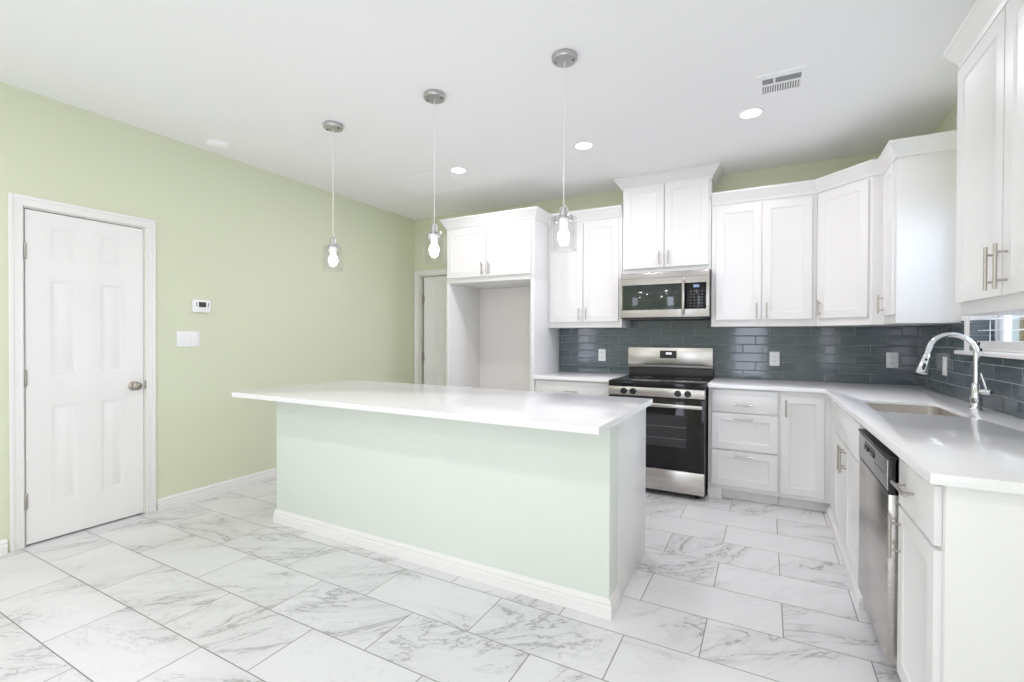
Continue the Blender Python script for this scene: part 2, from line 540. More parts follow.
# casing: a moulded frame round an opening (local: x along, z up, facing -y)
def casing(bm, x0, x1, z1, w=0.068, t=0.016):
    for a, b, c, d in ((x0 - w, x0 - 0.004, 0, z1 + 0.004), (x1 + 0.004, x1 + w, 0, z1 + 0.004), (x0 - w, x1 + w, z1 + 0.004, z1 + w)):
        box(bm, a, b, -t * 0.6, 0, c, d, 0.003)
    e = 0.022
    for a, b, c, d in ((x0 - w, x0 - w + e, 0, z1 + w), (x1 + w - e, x1 + w, 0, z1 + w), (x0 - w + e, x1 + w - e, z1 + w - e, z1 + w)):
        box(bm, a, b, -t, -t * 0.3, c, d, 0.004)
    for a, b, c, d in ((x0 - 0.018, x0 - 0.006, 0, z1 + 0.006), (x1 + 0.006, x1 + 0.018, 0, z1 + 0.006), (x0 - 0.018, x1 + 0.018, z1 + 0.006, z1 + 0.018)):
        box(bm, a, b, -t * 0.8, -t * 0.3, c, d, 0.003)

SIX = [(0.014, 0.009), (0.026, 0.010), (0.046, 0.003)]
def six_panels(w, h):
    a, b, c, d = w * 0.185, w * 0.41, w * 0.595, w * 0.82
    return [(x0, x1, z0, z1) for x0, x1 in ((a, b), (c, d)) for z0, z1 in ((0.215, 0.83), (1.015, 1.61), (1.735, h - 0.11))]

def door_set(name, x0, x1, h, M4, recess, gap, knob_side, knobs=True, hinge_mat='nickel', hz=(0.275, 1.02, 1.785)):
    """a six-panel door in its casing, built facing -y at y=0 and moved by M4"""
    w = x1 - x0 - gap - 0.004
    bm = bmesh.new()
    panel_face(bm, w, h - 0.021, 0.035, six_panels(w, h), SIX, x0 + gap, 0.012, recess)
    bm.transform(M4)
    d = struct(name, bm, 'trim')
    bm = bmesh.new()
    casing(bm, x0, x1, h)
    bm.transform(M4)
    obj('door_casing', bm, 'trim', d)
    t = recess + 0.065
    bm = BM((x0 - 0.001, x0 + 0.0015, 0.0, recess if gap > 0.01 else t, 0, h), (x1 - 0.0015, x1 + 0.001, 0.0, t, 0, h), (x0, x1, 0.0, t, h - 0.003, h + 0.001))
    bm.transform(M4)
    obj('door_jamb', bm, 'trim', d)
    bm = BM((x0 + 0.0016, x0 + (0.004 if gap > 0.01 else 0.022), recess + 0.037, recess + 0.05, 0, h), (x1 - 0.022, x1 - 0.001, recess + 0.037, recess + 0.05, 0, h),
            (x0 + 0.001, x1 - 0.001, recess + 0.037, recess + 0.05, h - 0.03, h))
    bm.transform(M4)
    obj('door_stop', bm, 'trim', d)
    for z in hz:
        bm = bmesh.new()
        lathe(bm, [(0.0035, z - 0.052), (0.0065, z - 0.047), (0.0065, z + 0.047), (0.0035, z + 0.052)], x0 + gap * 0.5, recess - 0.006, 12)
        box(bm, x0 + 0.0005, x0 + gap + 0.007, recess - 0.005, recess - 0.002, z - 0.045, z + 0.045)
        bm.transform(M4)
        obj('hinge', bm, hinge_mat, d)
    if knobs:
        kx = x1 - 0.062
        bm = bmesh.new()
        lathe(bm, [(0.032, recess - 0.001), (0.032, recess - 0.006), (0.024, recess - 0.011), (0.012, recess - 0.014), (0.011, recess - 0.032),
                   (0.020, recess - 0.037), (0.0275, recess - 0.047), (0.0275, recess - 0.055), (0.020, recess - 0.063), (0.006, recess - 0.066)],
              kx, 0.925, 28, axis='y')
        bm.transform(M4)
        obj('door_knob', bm, 'bronze', d)
        bm = BM((x1 - 0.004, x1 + 0.010, -0.012, -0.008, 0.90, 0.96), bev=0.001)
        bm.transform(M4)
        obj('strike_plate', bm, 'bronze', d)
    return d

ML = Matrix.Translation((XL, 0, 0)) @ Matrix.Rotation(R(90), 4, 'Z')      # local x -> world y, facing +x
door_set('door_1', DY0, DY1, DH, ML, 0.008, 0.008, 'right')
MB = Matrix.Translation((0, YB, 0))
door_set('door_2', BX0, BX1, BH, MB, 0.058, 0.034, 'right', knobs=False, hinge_mat='bronze', hz=(0.28, 1.03, 1.75))
struct('wall_hall', BM((XL, BX1 + 0.1, YB + 0.78, YB + 0.9, 0, H), (BX1 + 0.0, BX1 + 0.1, YB + 0.14, YB + 0.78, 0, H)), 'green')

# ------------------------------------------------------------------ backsplash
TH = 0.008
struct('backsplash_back', BM((-1.942, XR - 0.009, YB - TH, YB - 0.0005, 0.9145, 1.46)), 'tile_back')
bm = BM((XR - TH, XR - 0.0005, 1.665, WY0 - 0.062, 0.9145, 1.40), (XR - TH, XR - 0.0005, WY1 + 0.036, YB - TH - 0.001, 0.9145, 1.382),
        (XR - TH, XR - 0.0005, WY0 - 0.062, WY1 + 0.036, 0.9145, 1.186))
struct('backsplash_right', bm, 'tile_right')

# ------------------------------------------------------------------ sink window with sill, sash, blind
bm = BM((XR + 0.122, XR + 0.126, WY0 + 0.06, WY1 - 0.07, WZ0 + 0.05, WZ1 - 0.04))
w1 = struct('window_1', bm, 'pane')
ZT = 1.382                      # the wall tile turns into the far reveal up to this height
bm = BM((XR, XR + 0.14, WY1 - 0.012, WY1, ZT + 0.001, WZ1), (XR, XR + 0.14, WY0, WY0 + 0.012, WZ0, WZ1), (XR, XR + 0.14, WY0, WY1, WZ1 - 0.012, WZ1),
        (XR - 0.012, XR - 0.0005, WY1 + 0.001, WY1 + 0.088, ZT + 0.001, WZ1 + 0.01), (XR - 0.012, XR + 0.002, WY1 - 0.001, WY1 + 0.034, WZ0, ZT),
        (XR - 0.012, XR + 0.01, WY0 - 0.048, WY0 + 0.004, WZ0, WZ1 + 0.01), (XR - 0.012, XR + 0.01, WY0 - 0.048, WY1 + 0.012, WZ1 - 0.004, WZ1 + 0.06))
obj('window_casing', bm, 'trim', w1)
obj('tiled_reveal', BM((XR + 0.002, XR + 0.105, WY1 - 0.010, WY1 - 0.0005, WZ0, ZT)), 'tile_back', w1, label='slate blue tile lining the side of the window recess')
bm = BM((XR + 0.105, XR + 0.14, WY1 - 0.026, WY1 - 0.001, WZ0, WZ1 - 0.012), (XR + 0.105, XR + 0.14, WY0 + 0.012, WY0 + 0.04, WZ0, WZ1 - 0.012),
        (XR + 0.100, XR + 0.14, WY0 + 0.012, WY1 - 0.012, WZ0, WZ0 + 0.045), (XR + 0.105, XR + 0.14, WY0 + 0.012, WY1 - 0.012, WZ1 - 0.06, WZ1 - 0.012), bev=0.002)
obj('window_frame', bm, 'extwhite', w1)
bm = BM((XR + 0.108, XR + 0.135, WY1 - 0.125, WY1 - 0.048, WZ0 + 0.046, WZ1 - 0.061), (XR + 0.108, XR + 0.135, WY0 + 0.041, WY0 + 0.09, WZ0 + 0.046, WZ1 - 0.061),
        (XR + 0.108, XR + 0.135, WY0 + 0.05, WY1 - 0.06, 1.63, 1.67), bev=0.002)
obj('window_sash', bm, 'extwhite', w1)
obj('window_gasket', BM((XR + 0.118, XR + 0.135, WY1 - 0.048, WY1 - 0.026, WZ0 + 0.046, WZ1 - 0.061)), 'steel_dark', w1)  # dark strip in the groove between frame and sash
obj('window_sill', BM((XR - 0.058, XR + 0.075, WY0 - 0.07, WY1 + 0.030, WZ0 - 0.018, WZ0 + 0.004), bev=0.004), 'trim', w1)
bm = BM((XR - 0.034, XR - 0.010, 3.425, 3.475, WZ0 + 0.004, WZ0 + 0.020), bev=0.003)
tube(bm, [(XR - 0.022, 3.455, WZ0 + 0.018), (XR - 0.024, 3.45, WZ0 + 0.035), (XR - 0.020, 3.435, WZ0 + 0.052)], [0.012, 0.009, 0.005], 8)
obj('window_latch', bm, 'black', w1)  # small dark angular item standing on the sill

b = thing('window_blind', 'white horizontal slat blind with open slats in the window over the sink', 'blind', (XR + 0.045, 3.13, WZ0 + 0.06))
bm = bmesh.new()
z = 1.3235
while z < 2.0:
    box(bm, XR + 0.030, XR + 0.074, WY0 + 0.016, WY1 - 0.016, z - 0.0016, z + 0.0016)
    z += 0.0615
obj('slats', bm, 'slat', b, world=True)
bm = bmesh.new()
for k in range(9):
    box(bm, XR + 0.030, XR + 0.074, WY0 + 0.016, WY1 - 0.016, WZ0 + 0.022 + k * 0.0042, WZ0 + 0.0255 + k * 0.0042)
box(bm, XR + 0.031, XR + 0.073, WY0 + 0.016, WY1 - 0.016, WZ0 + 0.006, WZ0 + 0.021)
obj('bottom_rail', bm, 'trim', b, world=True)
obj('headrail', BM((XR + 0.027, XR + 0.077, WY0 + 0.016, WY1 - 0.016, 2.02, 2.066), bev=0.002), 'slat', b, world=True)
bm = bmesh.new()
for y in (WY0 + 0.12, 3.13, WY1 - 0.12):
    bm = bmesh.new()
    tube(bm, [(XR + 0.052, y, 1.262), (XR + 0.052, y, 2.02)], 0.0012, 6)
    obj('lift_cord', bm, 'slat', b, world=True)

# what stands outside the sink window
struct('ground', BM((XR + 0.2, 9.0, -3.0, 14.0, -0.3, -0.2)), 'earth')
n = thing('neighbor_house', 'white corner post and slate-blue wall of a house outside, seen through the sink window', 'house', (2.2, 8.1, -0.2))
bm = BM((1.3, 2.632, 8.12, 8.4, -0.2, 2.6))
for k in range(18):
    box(bm, 1.3, 2.632, 8.10, 8.13, -0.15 + k * 0.15, -0.02 + k * 0.15)
obj('siding_wall', bm, 'siding', n, world=True)
obj('soffit_beam', BM((1.3, 2.72, 7.9, 8.4, 2.601, 2.9)), 'extwhite', n, world=True)
obj('corner_post', BM((2.633, 2.712, 8.0, 8.12, -0.2, 2.60)), 'extwhite', n, world=True)
bm = bmesh.new()
for k in range(24):
    box(bm, 2.72 + k * 0.15, 2.863 + k * 0.15, 8.35, 8.37, -0.2, 1.85)
solo('board_fence', bm, 'tan', 'tan vertical board fence outside, beside the white corner post of the house', 'fence')

# ------------------------------------------------------------------ cabinet builders
SHAKER = [(0.004, 0.0), (0.010, 0.0058), (0.012, 0.0065)]
def handle(parent, x, z, vertical, length=0.13, y=-0.019):
    bm = bmesh.new()
    h, post = length / 2, length * 0.31
    d = Vector((0, 0, 1)) if vertical else Vector((1, 0, 0))
    c = Vector((x, y - 0.030, z))
    tube(bm, [c - d * h, c + d * h], 0.0058, 12)
    for s in (-1, 1):
        p = c + d * (s * post)
        tube(bm, [p, p + Vector((0, 0.0305, 0))], 0.0042, 10)
    return obj('handle', bm, 'nickel', parent)

def front(root, kind, x0, x1, z0, z1, hd=None, rail=0.055, y=-0.019):
    """kind: door / drawer; flat drawers have no frame. hd = (x, z, vertical, length)"""
    bm = bmesh.new()
    w, h = x1 - x0, z1 - z0
    if kind.startswith('flat'):
        box(bm, x0, x1, y, -0.0005, z0, z1, 0.002)
    else:
        panel_face(bm, w, h, 0.0185, [(rail, w - rail, rail, h - rail)], SHAKER, x0, z0, y)
    o = obj(kind.replace('flat_', ''), bm, 'white', root)
    if hd:
        handle(o, *hd)
    return o

CROWN = [(0.0, 2.405), (0.010, 2.405), (0.012, 2.423), (0.017, 2.431), (0.027, 2.447), (0.040, 2.474), (0.046, 2.483), (0.050, 2.487), (0.050, 2.503), (0.0, 2.503)]
CROWN_TALL = [(0.0, 2.640), (0.010, 2.640), (0.012, 2.660), (0.020, 2.668), (0.040, 2.690), (0.058, 2.718), (0.067, 2.728), (0.073, 2.731), (0.073, 2.7465), (0.0, 2.7465)]
def crown(path, prof):
    """mitred crown moulding along a plan polyline, one bmesh per segment"""
    P = [Vector(p) for p in path]
    N = [Vector(((b - a).y, -(b - a).x)).normalized() for a, b in zip(P[:-1], P[1:])]
    out = []
    def rg(i, off):
        p = P[i]
        if off is None:
            return None
        return [(p.x + off.x * a, p.y + off.y * a, z) for a, z in prof]
    mit = []
    for i in range(len(P)):
        if i == 0: mit.append(N[0])
        elif i == len(P) - 1: mit.append(N[-1])
        else:
            s = N[i - 1] + N[i]
            mit.append(s / (s.dot(N[i])))
    for i in range(len(P) - 1):
        bm = bmesh.new()
        ring_loft(bm, [rg(i, mit[i]), rg(i + 1, mit[i + 1])])
        for f in bm.faces: f.smooth = False
        out.append(bm)
    return out

def merge(*bms):
    dst = bms[0]
    for b in bms[1:]:
        me = bpy.data.meshes.new('tmp')
        b.to_mesh(me)
        b.free()
        dst.from_mesh(me)
        bpy.data.meshes.remove(me)
    return dst

G_WALL = 'white wall cabinets'
G_BASE = 'white base cabinets'
FB = 4.389      # face-frame plane of the back wall cabinets
FR = 0.712      # face-frame plane of the right wall cabinets
UB, UT = 1.372, 2.42

# refrigerator surround
x0, x1, yf = -2.965, -1.946, 4.07
t = thing('refrigerator_surround_cabinet', 'tall white cabinet framing the empty refrigerator recess, two short doors on top', 'cabinet', (x0, yf, 0), 0, None)
W = x1 - x0
obj('top_box', BM((0.0, W, 0, 0.612, 1.835, 2.44), bev=0.0015), 'white', t)
obj('side_panel', BM((0.0, 0.032, 0, 0.612, 0.0, 1.8348), bev=0.0015), 'white', t)
obj('side_panel', BM((W - 0.040, W, 0, 0.612, 0.0, 1.8348), bev=0.0015), 'white', t)
obj('back_panel', BM((0.033, W - 0.041, 0.600, 0.612, 0.0, 1.834)), 'niche', t)
front(t, 'door', 0.016, 0.486, 1.888, 2.382, (0.452, 1.962, True, 0.125))
front(t, 'door', 0.498, 0.985, 1.888, 2.382, (0.532, 1.962, True, 0.125))
segs = crown([(x0, YB - 0.005), (x0, yf), (x1, yf), (x1, FB - 0.06)], CROWN)
obj('crown_molding', merge(*segs), 'white', t, world=True)

# wall cabinet left of the microwave
x0 = -1.944
t = thing('wall_cabinet', 'tall two-door white wall cabinet between the refrigerator surround and the microwave', 'cabinet', (x0, FB, UB), 0, G_WALL)
obj('body', BM((0, 0.753, 0, 0.292, 0.0, UT - UB), bev=0.0015), 'white', t)
front(t, 'door', 0.034, 0.372, 0.057, 1.012, (0.341, 0.132, True, 0.118))
front(t, 'door', 0.382, 0.722, 0.057, 1.012, (0.413, 0.132, True, 0.118))
obj('crown_molding', crown([(x0, FB), (-1.191, FB)], CROWN)[0], 'white', t, world=True)

# wall cabinet over the microwave
x0, x1 = -1.187, -0.423
t = thing('wall_cabinet', 'raised two-door white cabinet over the microwave, its crown molding touching the ceiling', 'cabinet', (x0, FB, 1.862), 0, G_WALL)
obj('body', BM((0, x1 - x0, 0, 0.298, 0.0, 0.86), bev=0.0015), 'white', t)
front(t, 'door', 0.012, 0.373, 0.045, 0.790, (0.338, 0.128, True, 0.118))
front(t, 'door', 0.383, 0.744, 0.045, 0.790, (0.418, 0.128, True, 0.118))
segs = crown([(x0, YB - 0.002), (x0, FB), (x1, FB), (x1, YB - 0.002)], CROWN_TALL)
obj('crown_molding', merge(*segs), 'white', t, world=True)

# wall cabinet right of the microwave
x0, x1 = -0.418, 0.343
CA, CB, CE_ = (0.645, 4.085), (FR, 4.085), (FR, 3.745)
seg = crown([(x0, FB), (0.344, FB), CA, CB, CE_, (XR - 0.002, CE_[1])], CROWN)
t = thing('wall_cabinet', 'tall two-door white wall cabinet between the microwave and the angled corner cabinet', 'cabinet', (x0, FB, UB), 0, G_WALL)
obj('body', BM((0, x1 - x0, 0, 0.292, 0.0, UT - UB), bev=0.0015), 'white', t)
front(t, 'door', 0.040, 0.376, 0.057, 1.012, (0.346, 0.128, True, 0.125))
front(t, 'door', 0.388, 0.728, 0.057, 1.012, (0.418, 0.128, True, 0.125))
obj('crown_molding', seg[0], 'white', t, world=True)

# angled corner wall cabinet
a = Vector((0.344, FB)); bq = Vector(CA)
L = (bq - a).length
ang = math.atan2(bq.y - a.y, bq.x - a.x)
t = thing('corner_wall_cabinet', 'single-door white wall cabinet set at an angle across the corner', 'cabinet', (a.x, a.y, UB), ang, G_WALL)
bm = slab([(0.3445, FB), CA, (CB[0] - 0.0005, CB[1]), (XR - 0.010, CB[1]), (XR - 0.010, YB - 0.010), (0.3445, YB - 0.010)], [], UB, UT, 0.0)
obj('body', bm, 'white', t, world=True)
front(t, 'door', 0.018, L - 0.020, 0.057, 1.012, (0.052, 0.135, True, 0.125))
obj('crown_molding', merge(seg[1], seg[2]), 'white', t, world=True)

# narrow wall cabinet beside the window
t = thing('wall_cabinet', 'narrow single-door white wall cabinet with a broad bare side panel facing the sink window', 'cabinet', (FR, CB[1], UB), R(-90), G_WALL)
w = CB[1] - CE_[1]
obj('body', BM((0.0005, w, 0, XR - 0.010 - FR, 0.0, UT - UB), bev=0.0015), 'white', t)
front(t, 'door', 0.045, w - 0.010, 0.057, 1.012, (0.090, 0.135, True, 0.125), 0.05)
obj('crown_molding', merge(seg[3], seg[4]), 'white', t, world=True)

# near wall cabinet on the right wall
y0 = 2.63
t = thing('wall_cabinet', 'large two-door white wall cabinet hanging over the near end of the right counter', 'cabinet', (FR, y0, UB), R(-90), G_WALL)
obj('body', BM((0, 0.914, 0, XR - 0.002 - FR, 0.0, UT - UB), bev=0.0015), 'white', t)
front(t, 'door', 0.012, 0.452, 0.052, 1.012, (0.418, 0.145, True, 0.15))
front(t, 'door', 0.462, 0.902, 0.052, 1.012, (0.496, 0.145, True, 0.15))
segs = crown([(XR - 0.002, y0), (FR, y0), (FR, y0 - 0.914)], CROWN)
obj('crown_molding', merge(*segs), 'white', t, world=True)

# base cabinets
CT0, CT1 = 0.884, 0.914        # worktop underside and top
BF = 4.09                      # face frame plane, back run
RFc = 0.433                    # face frame plane, right run
def base_body(t, w, d, toe=0.062, stile=None, bevel=0.0015):
    bm = BM((0, w, 0, d, 0.082, CT0 - 0.0005), bev=bevel)
    box(bm, 0.001, w - 0.001, toe, d, 0.0, 0.082)
    if stile:
        box(bm, stile[0], stile[1], 0.0, toe + 0.01, 0.0, 0.0818)
    return obj('body', bm, 'white', t)

# left of the range
x0, x1 = -1.944, -1.190
t = thing('base_cabinet', 'white base cabinet between the refrigerator surround and the range, mostly hidden by the island', 'cabinet', (x0, BF, 0), 0, G_BASE)
base_body(t, x1 - x0, 0.595)
front(t, 'flat_drawer', 0.03, 0.725, 0.70, 0.868, (0.377, 0.785, False, 0.128))
front(t, 'door', 0.03, 0.373, 0.118, 0.688, (0.343, 0.60, True, 0.128))
front(t, 'door', 0.382, 0.725, 0.118, 0.688, (0.412, 0.60, True, 0.128))

# drawer stack right of the range
x0, x1 = -0.406, 0.0915
t = thing('base_cabinet', 'white three-drawer base cabinet directly right of the range', 'cabinet', (x0, BF, 0), 0, G_BASE)
base_body(t, x1 - x0, 0.595, stile=(0.0, 0.105))
for z0, z1, k in ((0.697, 0.870, 'flat_drawer'), (0.404, 0.686, 'drawer'), (0.120, 0.393, 'drawer')):
    front(t, k, 0.028, 0.484, z0, z1, (0.255, {0.697: 0.760, 0.404: 0.648, 0.120: 0.362}[z0], False, 0.128), 0.05)

# corner door cabinet
x0 = 0.0925
t = thing('base_cabinet', 'narrow white single-door base cabinet in the corner where the counter turns', 'cabinet', (x0, BF, 0), 0, G_BASE)
bm = BM((0, XR - 0.012 - x0, 0, 0.595, 0.082, CT0 - 0.0005), bev=0.0015)
box(bm, 0.001, RFc - x0 + 0.06, 0.062, 0.5, 0.0, 0.082)
obj('body', bm, 'white', t)
front(t, 'door', 0.013, RFc - x0 - 0.060, 0.118, 0.845, (0.040, 0.757, True, 0.125), 0.047)

# sink base (hollow: the bowl hangs inside)
y0, y1 = BF - 0.001, 2.741
RS = 0.410                     # the sink base stands a little forward of its neighbour
t = thing('sink_base_cabinet', 'white two-door base cabinet under the sink, with a plain panel above its doors', 'cabinet', (RS, y0, 0), R(-90), G_BASE)
w = y0 - y1
bm = merge(slab([(0, 0), (w, 0), (w, 0.608), (0, 0.608)], [[(0.02, 0.02), (w - 0.02, 0.02), (w - 0.02, 0.588), (0.02, 0.588)]], 0.10, CT0 - 0.0005),
           BM((0.0, w, 0.004, 0.608, 0.0, 0.0998)))
obj('body', bm, 'white', t)
front(t, 'flat_false_front', 0.434, w - 0.012, 0.684, 0.868)
front(t, 'door', 0.434, 0.894, 0.110, 0.672, (0.866, 0.604, True, 0.14))
front(t, 'door', 0.904, w - 0.012, 0.110, 0.672, (0.932, 0.604, True, 0.14))
bm = bmesh.new()
baseboard(bm, (0.0, 0.004), (w + 0.005, 0.004), 0, -1, 0.06, 0.022)
for f in bm.faces: f.smooth = False
obj('kick_board', bm, 'white', t)

# end base cabinet by the camera
y0 = 2.132
t = thing('base_cabinet', 'white drawer-over-door base cabinet at the near end of the right counter, beside the dishwasher', 'cabinet', (RFc, y0, 0), R(-90), G_BASE)
w = y0 - 1.692
base_body(t, w, 0.586)
front(t, 'flat_drawer', 0.022, w - 0.022, 0.700, 0.868, (0.165, 0.785, False, 0.168))
front(t, 'door', 0.022, w - 0.022, 0.105, 0.688, (0.052, 0.585, True, 0.15))

# ------------------------------------------------------------------ worktops
SX0, SX1, SY0, SY1 = 0.490, 0.842, 2.935, 3.455
CE = 0.393
yc = BF - 0.038
hole = [(p[0], p[1]) for p in rrect(SX0, SX1, SY0, SY1, 0.045, 0, 6)]
outl = [(-0.408, yc), (CE - 0.025, yc), (CE, 1.660), (XR - 0.0095, 1.660), (XR - 0.0095, YB - 0.0095), (-0.408, YB - 0.0095)]
CTS = 0.896                    # stone is thinner round the sink than at its built-up edge
wide = [(p[0], p[1]) for p in rrect(SX0 - 0.035, SX1 + 0.035, SY0 - 0.035, SY1 + 0.035, 0.05, 0, 6)]
bm = merge(slab(outl, [hole], CTS, CT1, 0.003), slab(outl, [wide], CT0, CTS))
solo('kitchen_countertop', bm, 'quartz', 'white quartz L-shaped countertop running from the range round the corner past the sink', 'countertop', 'white quartz countertops')
bm = slab([(-1.944, yc), (-1.190, yc), (-1.190, YB - 0.0095), (-1.944, YB - 0.0095)], [], CT0, CT1, 0.003)
solo('kitchen_countertop', bm, 'quartz', 'short white quartz countertop between the refrigerator surround and the range', 'countertop', 'white quartz countertops')

# undermount sink
t = thing('kitchen_sink', 'undermount stainless steel sink bowl in the right counter below the window', 'sink', ((SX0 + SX1) / 2, (SY0 + SY1) / 2, 0.68))
bm = bmesh.new()
e = 0.006
rings = [rrect(SX0 - 0.02, SX1 + 0.02, SY0 - 0.02, SY1 + 0.02, 0.06, CTS - 0.0005), rrect(SX0 - e, SX1 + e, SY0 - e, SY1 + e, 0.05, CTS - 0.0005),
         rrect(SX0 - e, SX1 + e, SY0 - e, SY1 + e, 0.05, 0.72), rrect(SX0 + 0.002, SX1 - 0.002, SY0 + 0.002, SY1 - 0.002, 0.05, 0.70),
         rrect(SX0 + 0.03, SX1 - 0.03, SY0 + 0.03, SY1 - 0.03, 0.04, 0.69)]
ring_loft(bm, rings, False, True)
o2 = [rrect(SX0 - 0.02, SX1 + 0.02, SY0 - 0.02, SY1 + 0.02, 0.06, CTS - 0.0025), rrect(SX0 - e - .002, SX1 + e + .002, SY0 - e - .002, SY1 + e + .002, 0.05, CTS - 0.0025),
      rrect(SX0 - e - .002, SX1 + e + .002, SY0 - e - .002, SY1 + e + .002, 0.05, 0.715), rrect(SX0 + 0.03, SX1 - 0.03, SY0 + 0.03, SY1 - 0.03, 0.04, 0.687)]
ring_loft(bm, o2, False, True)
obj('bowl', bm, 'sinksteel', t, world=True)
bm = bmesh.new()
lathe(bm, [(0.042, 0.6905), (0.044, 0.693), (0.034, 0.694), (0.028, 0.691), (0.006, 0.6915)], (SX0 + SX1) / 2, (SY0 + SY1) / 2, 28)
obj('drain', bm, 'chrome', t, world=True)

# faucet
fx, fy = 0.935, 3.215
t = thing('kitchen_faucet', 'chrome gooseneck pull-down faucet standing behind the sink', 'faucet', (fx, fy, CT1))
bm = bmesh.new()
lathe(bm, [(0.028, 0.0003), (0.028, 0.006), (0.024, 0.010), (0.0215, 0.014), (0.0215, 0.052), (0.023, 0.056), (0.023, 0.072), (0.021, 0.080), (0.021, 0.128), (0.0165, 0.140)], 0, 0, 28)
obj('body', bm, 'chrome', t)
pts = [(0, 0, 0.138), (0, 0, 0.290)]
cr = 0.093
for k in range(1, 25):
    an = math.pi * k / 24 * 0.93
    pts.append((-cr + cr * math.cos(an), 0.02 * math.sin(an), 0.290 + cr * math.sin(an)))
p1, p0 = Vector(pts[-1]), Vector(pts[-2])
dr = (p1 - p0).normalized()
pts.append(tuple(p1 + dr * 0.035))
bm = bmesh.new()
tube(bm, pts, 0.0125, 16)
obj('spout', bm, 'chrome', t)
e0 = Vector(pts[-1])
bm = bmesh.new()
tube(bm, [e0, e0 + dr * 0.008, e0 + dr * 0.018, e0 + dr * 0.056, e0 + dr * 0.092, e0 + dr * 0.100, e0 + dr * 0.102], [0.0135, 0.0155, 0.0155, 0.020, 0.0245, 0.0245, 0.019], 20)
sh = obj('spray_head', bm, 'chrome', t)
bm = bmesh.new()
side = Vector((-0.1, -1, 0)).normalized()
c = e0 + dr * 0.066 + side * 0.0185
tube(bm, [c - dr * 0.020, c - dr * 0.014, c + dr * 0.014, c + dr * 0.020], [0.004, 0.0075, 0.0075, 0.004], 12)
c = e0 + dr * 0.026 + side * 0.0145
tube(bm, [c - dr * 0.006, c + dr * 0.006], 0.0055, 12)
obj('spray_button', bm, 'black', sh)
bm = bmesh.new()
tube(bm, [(0.010, -0.010, 0.098), (0.034, -0.036, 0.098), (0.043, -0.046, 0.098)], [0.0135, 0.0145, 0.012], 18)
tube(bm, [(0.030, -0.032, 0.106), (0.020, -0.030, 0.150), (0.010, -0.026, 0.190)], [0.0055, 0.0055, 0.0045], 12)
obj('lever', bm, 'chrome', t)

# ------------------------------------------------------------------ dishwasher
dx = 0.388
t = thing('dishwasher', 'stainless steel dishwasher with dark control strip under the right counter', 'dishwasher', (dx, 2.436, 0))
ya, yb_ = 2.136, 2.737
obj('tub', BM((0.436, 1.0, ya + 0.004, yb_ - 0.004, 0.10, 0.872)), 'steel_dark', t, world=True)
obj('door', BM((dx + 0.002, 0.434, ya + 0.002, yb_ - 0.002, 0.105, 0.716), bev=0.003), 'steel', t, world=True)
cp = obj('control_panel', merge(BM((dx + 0.0015, 0.412, ya + 0.001, yb_ - 0.001, 0.718, 0.842), bev=0.003),
         BM((dx - 0.004, 0.430, ya, yb_, 0.843, 0.8525), bev=0.002)), 'black', t, world=True)
bm = BM((dx - 0.001, dx + 0.004, ya + 0.006, yb_ - 0.006, 0.730, 0.838), bev=0.001)
obj('control_face', bm, 'satin', cp, world=True)
bm = BM((dx - 0.0016, dx - 0.0005, 2.36, 2.58, 0.800, 0.826), (dx - 0.006, dx - 0.0005, 2.37, 2.44, 0.793, 0.808), (dx - 0.006, dx - 0.0005, 2.49, 2.57, 0.793, 0.808))
obj('pocket_handle', bm, 'black', cp, world=True)
for k in range(6):
    bm = bmesh.new()
    box(bm, dx - 0.0016, dx - 0.0006, 2.20 + k * 0.032, 2.222 + k * 0.032, 0.775, 0.782)
    obj('button', bm, 'keys', cp, world=True)
obj('kick_plate', BM((0.47, 0.49, ya + 0.004, yb_ - 0.004, 0.0, 0.099)), 'steel_dark', t, world=True)

# ------------------------------------------------------------------ range
rx0, rx1 = -1.180, -0.416
ry = 3.935
t = thing('electric_range', 'freestanding stainless steel electric range with black glass oven door', 'range', ((rx0 + rx1) / 2, 4.3, 0))
def rb(name, m, *bx, parent=None, bev=0.0, label=None):
    return obj(name, BM(*bx, bev=bev), m, parent or t, world=True, label=label)
rb('body', 'black', (rx0 + 0.004, rx1 - 0.003, ry + 0.045, YB - 0.03, 0.03, 0.868), bev=0.003)
ck = rb('cooktop', 'blackglass', (rx0 - 0.001, rx1 + 0.001, ry + 0.004, YB - 0.10, 0.869, 0.917), bev=0.006)
for px, py, r in ((-1.0, 4.12, 0.095), (-0.6, 4.12, 0.075), (-1.0, 4.40, 0.075), (-0.6, 4.40, 0.10)):
    bm = bmesh.new()
    lathe(bm, [(r - 0.002, 0.9171), (r - 0.002, 0.9174), (r + 0.002, 0.9174), (r + 0.002, 0.9171)], px, py, 40, closed=True)
    obj('burner_ring', bm, 'keys', ck, world=True)
cp = rb('control_panel', 'steel', (rx0 - 0.001, rx1 + 0.0, ry, ry + 0.044, 0.797, 0.8685), bev=0.003)
for kx in (-1.050, -0.973, -0.617, -0.542):
    bm = bmesh.new()
    lathe(bm, [(0.026, ry - 0.0003), (0.026, ry - 0.006), (0.0225, ry - 0.010), (0.021, ry - 0.026), (0.019, ry - 0.029), (0.004, ry - 0.030)], kx, 0.832, 24, axis='y')
    box(bm, kx - 0.003, kx + 0.003, ry - 0.034, ry - 0.028, 0.815, 0.849)
    obj('knob', bm, 'black', cp, world=True)
dr_ = rb('oven_door', 'blackglass', (rx0 + 0.002, rx1 - 0.001, ry - 0.004, ry + 0.042, 0.222, 0.793), bev=0.004)
win = rb('oven_window', 'ovenglass', (-1.048, -0.549, ry - 0.0055, ry - 0.003, 0.405, 0.660), parent=dr_)
bm = bmesh.new()
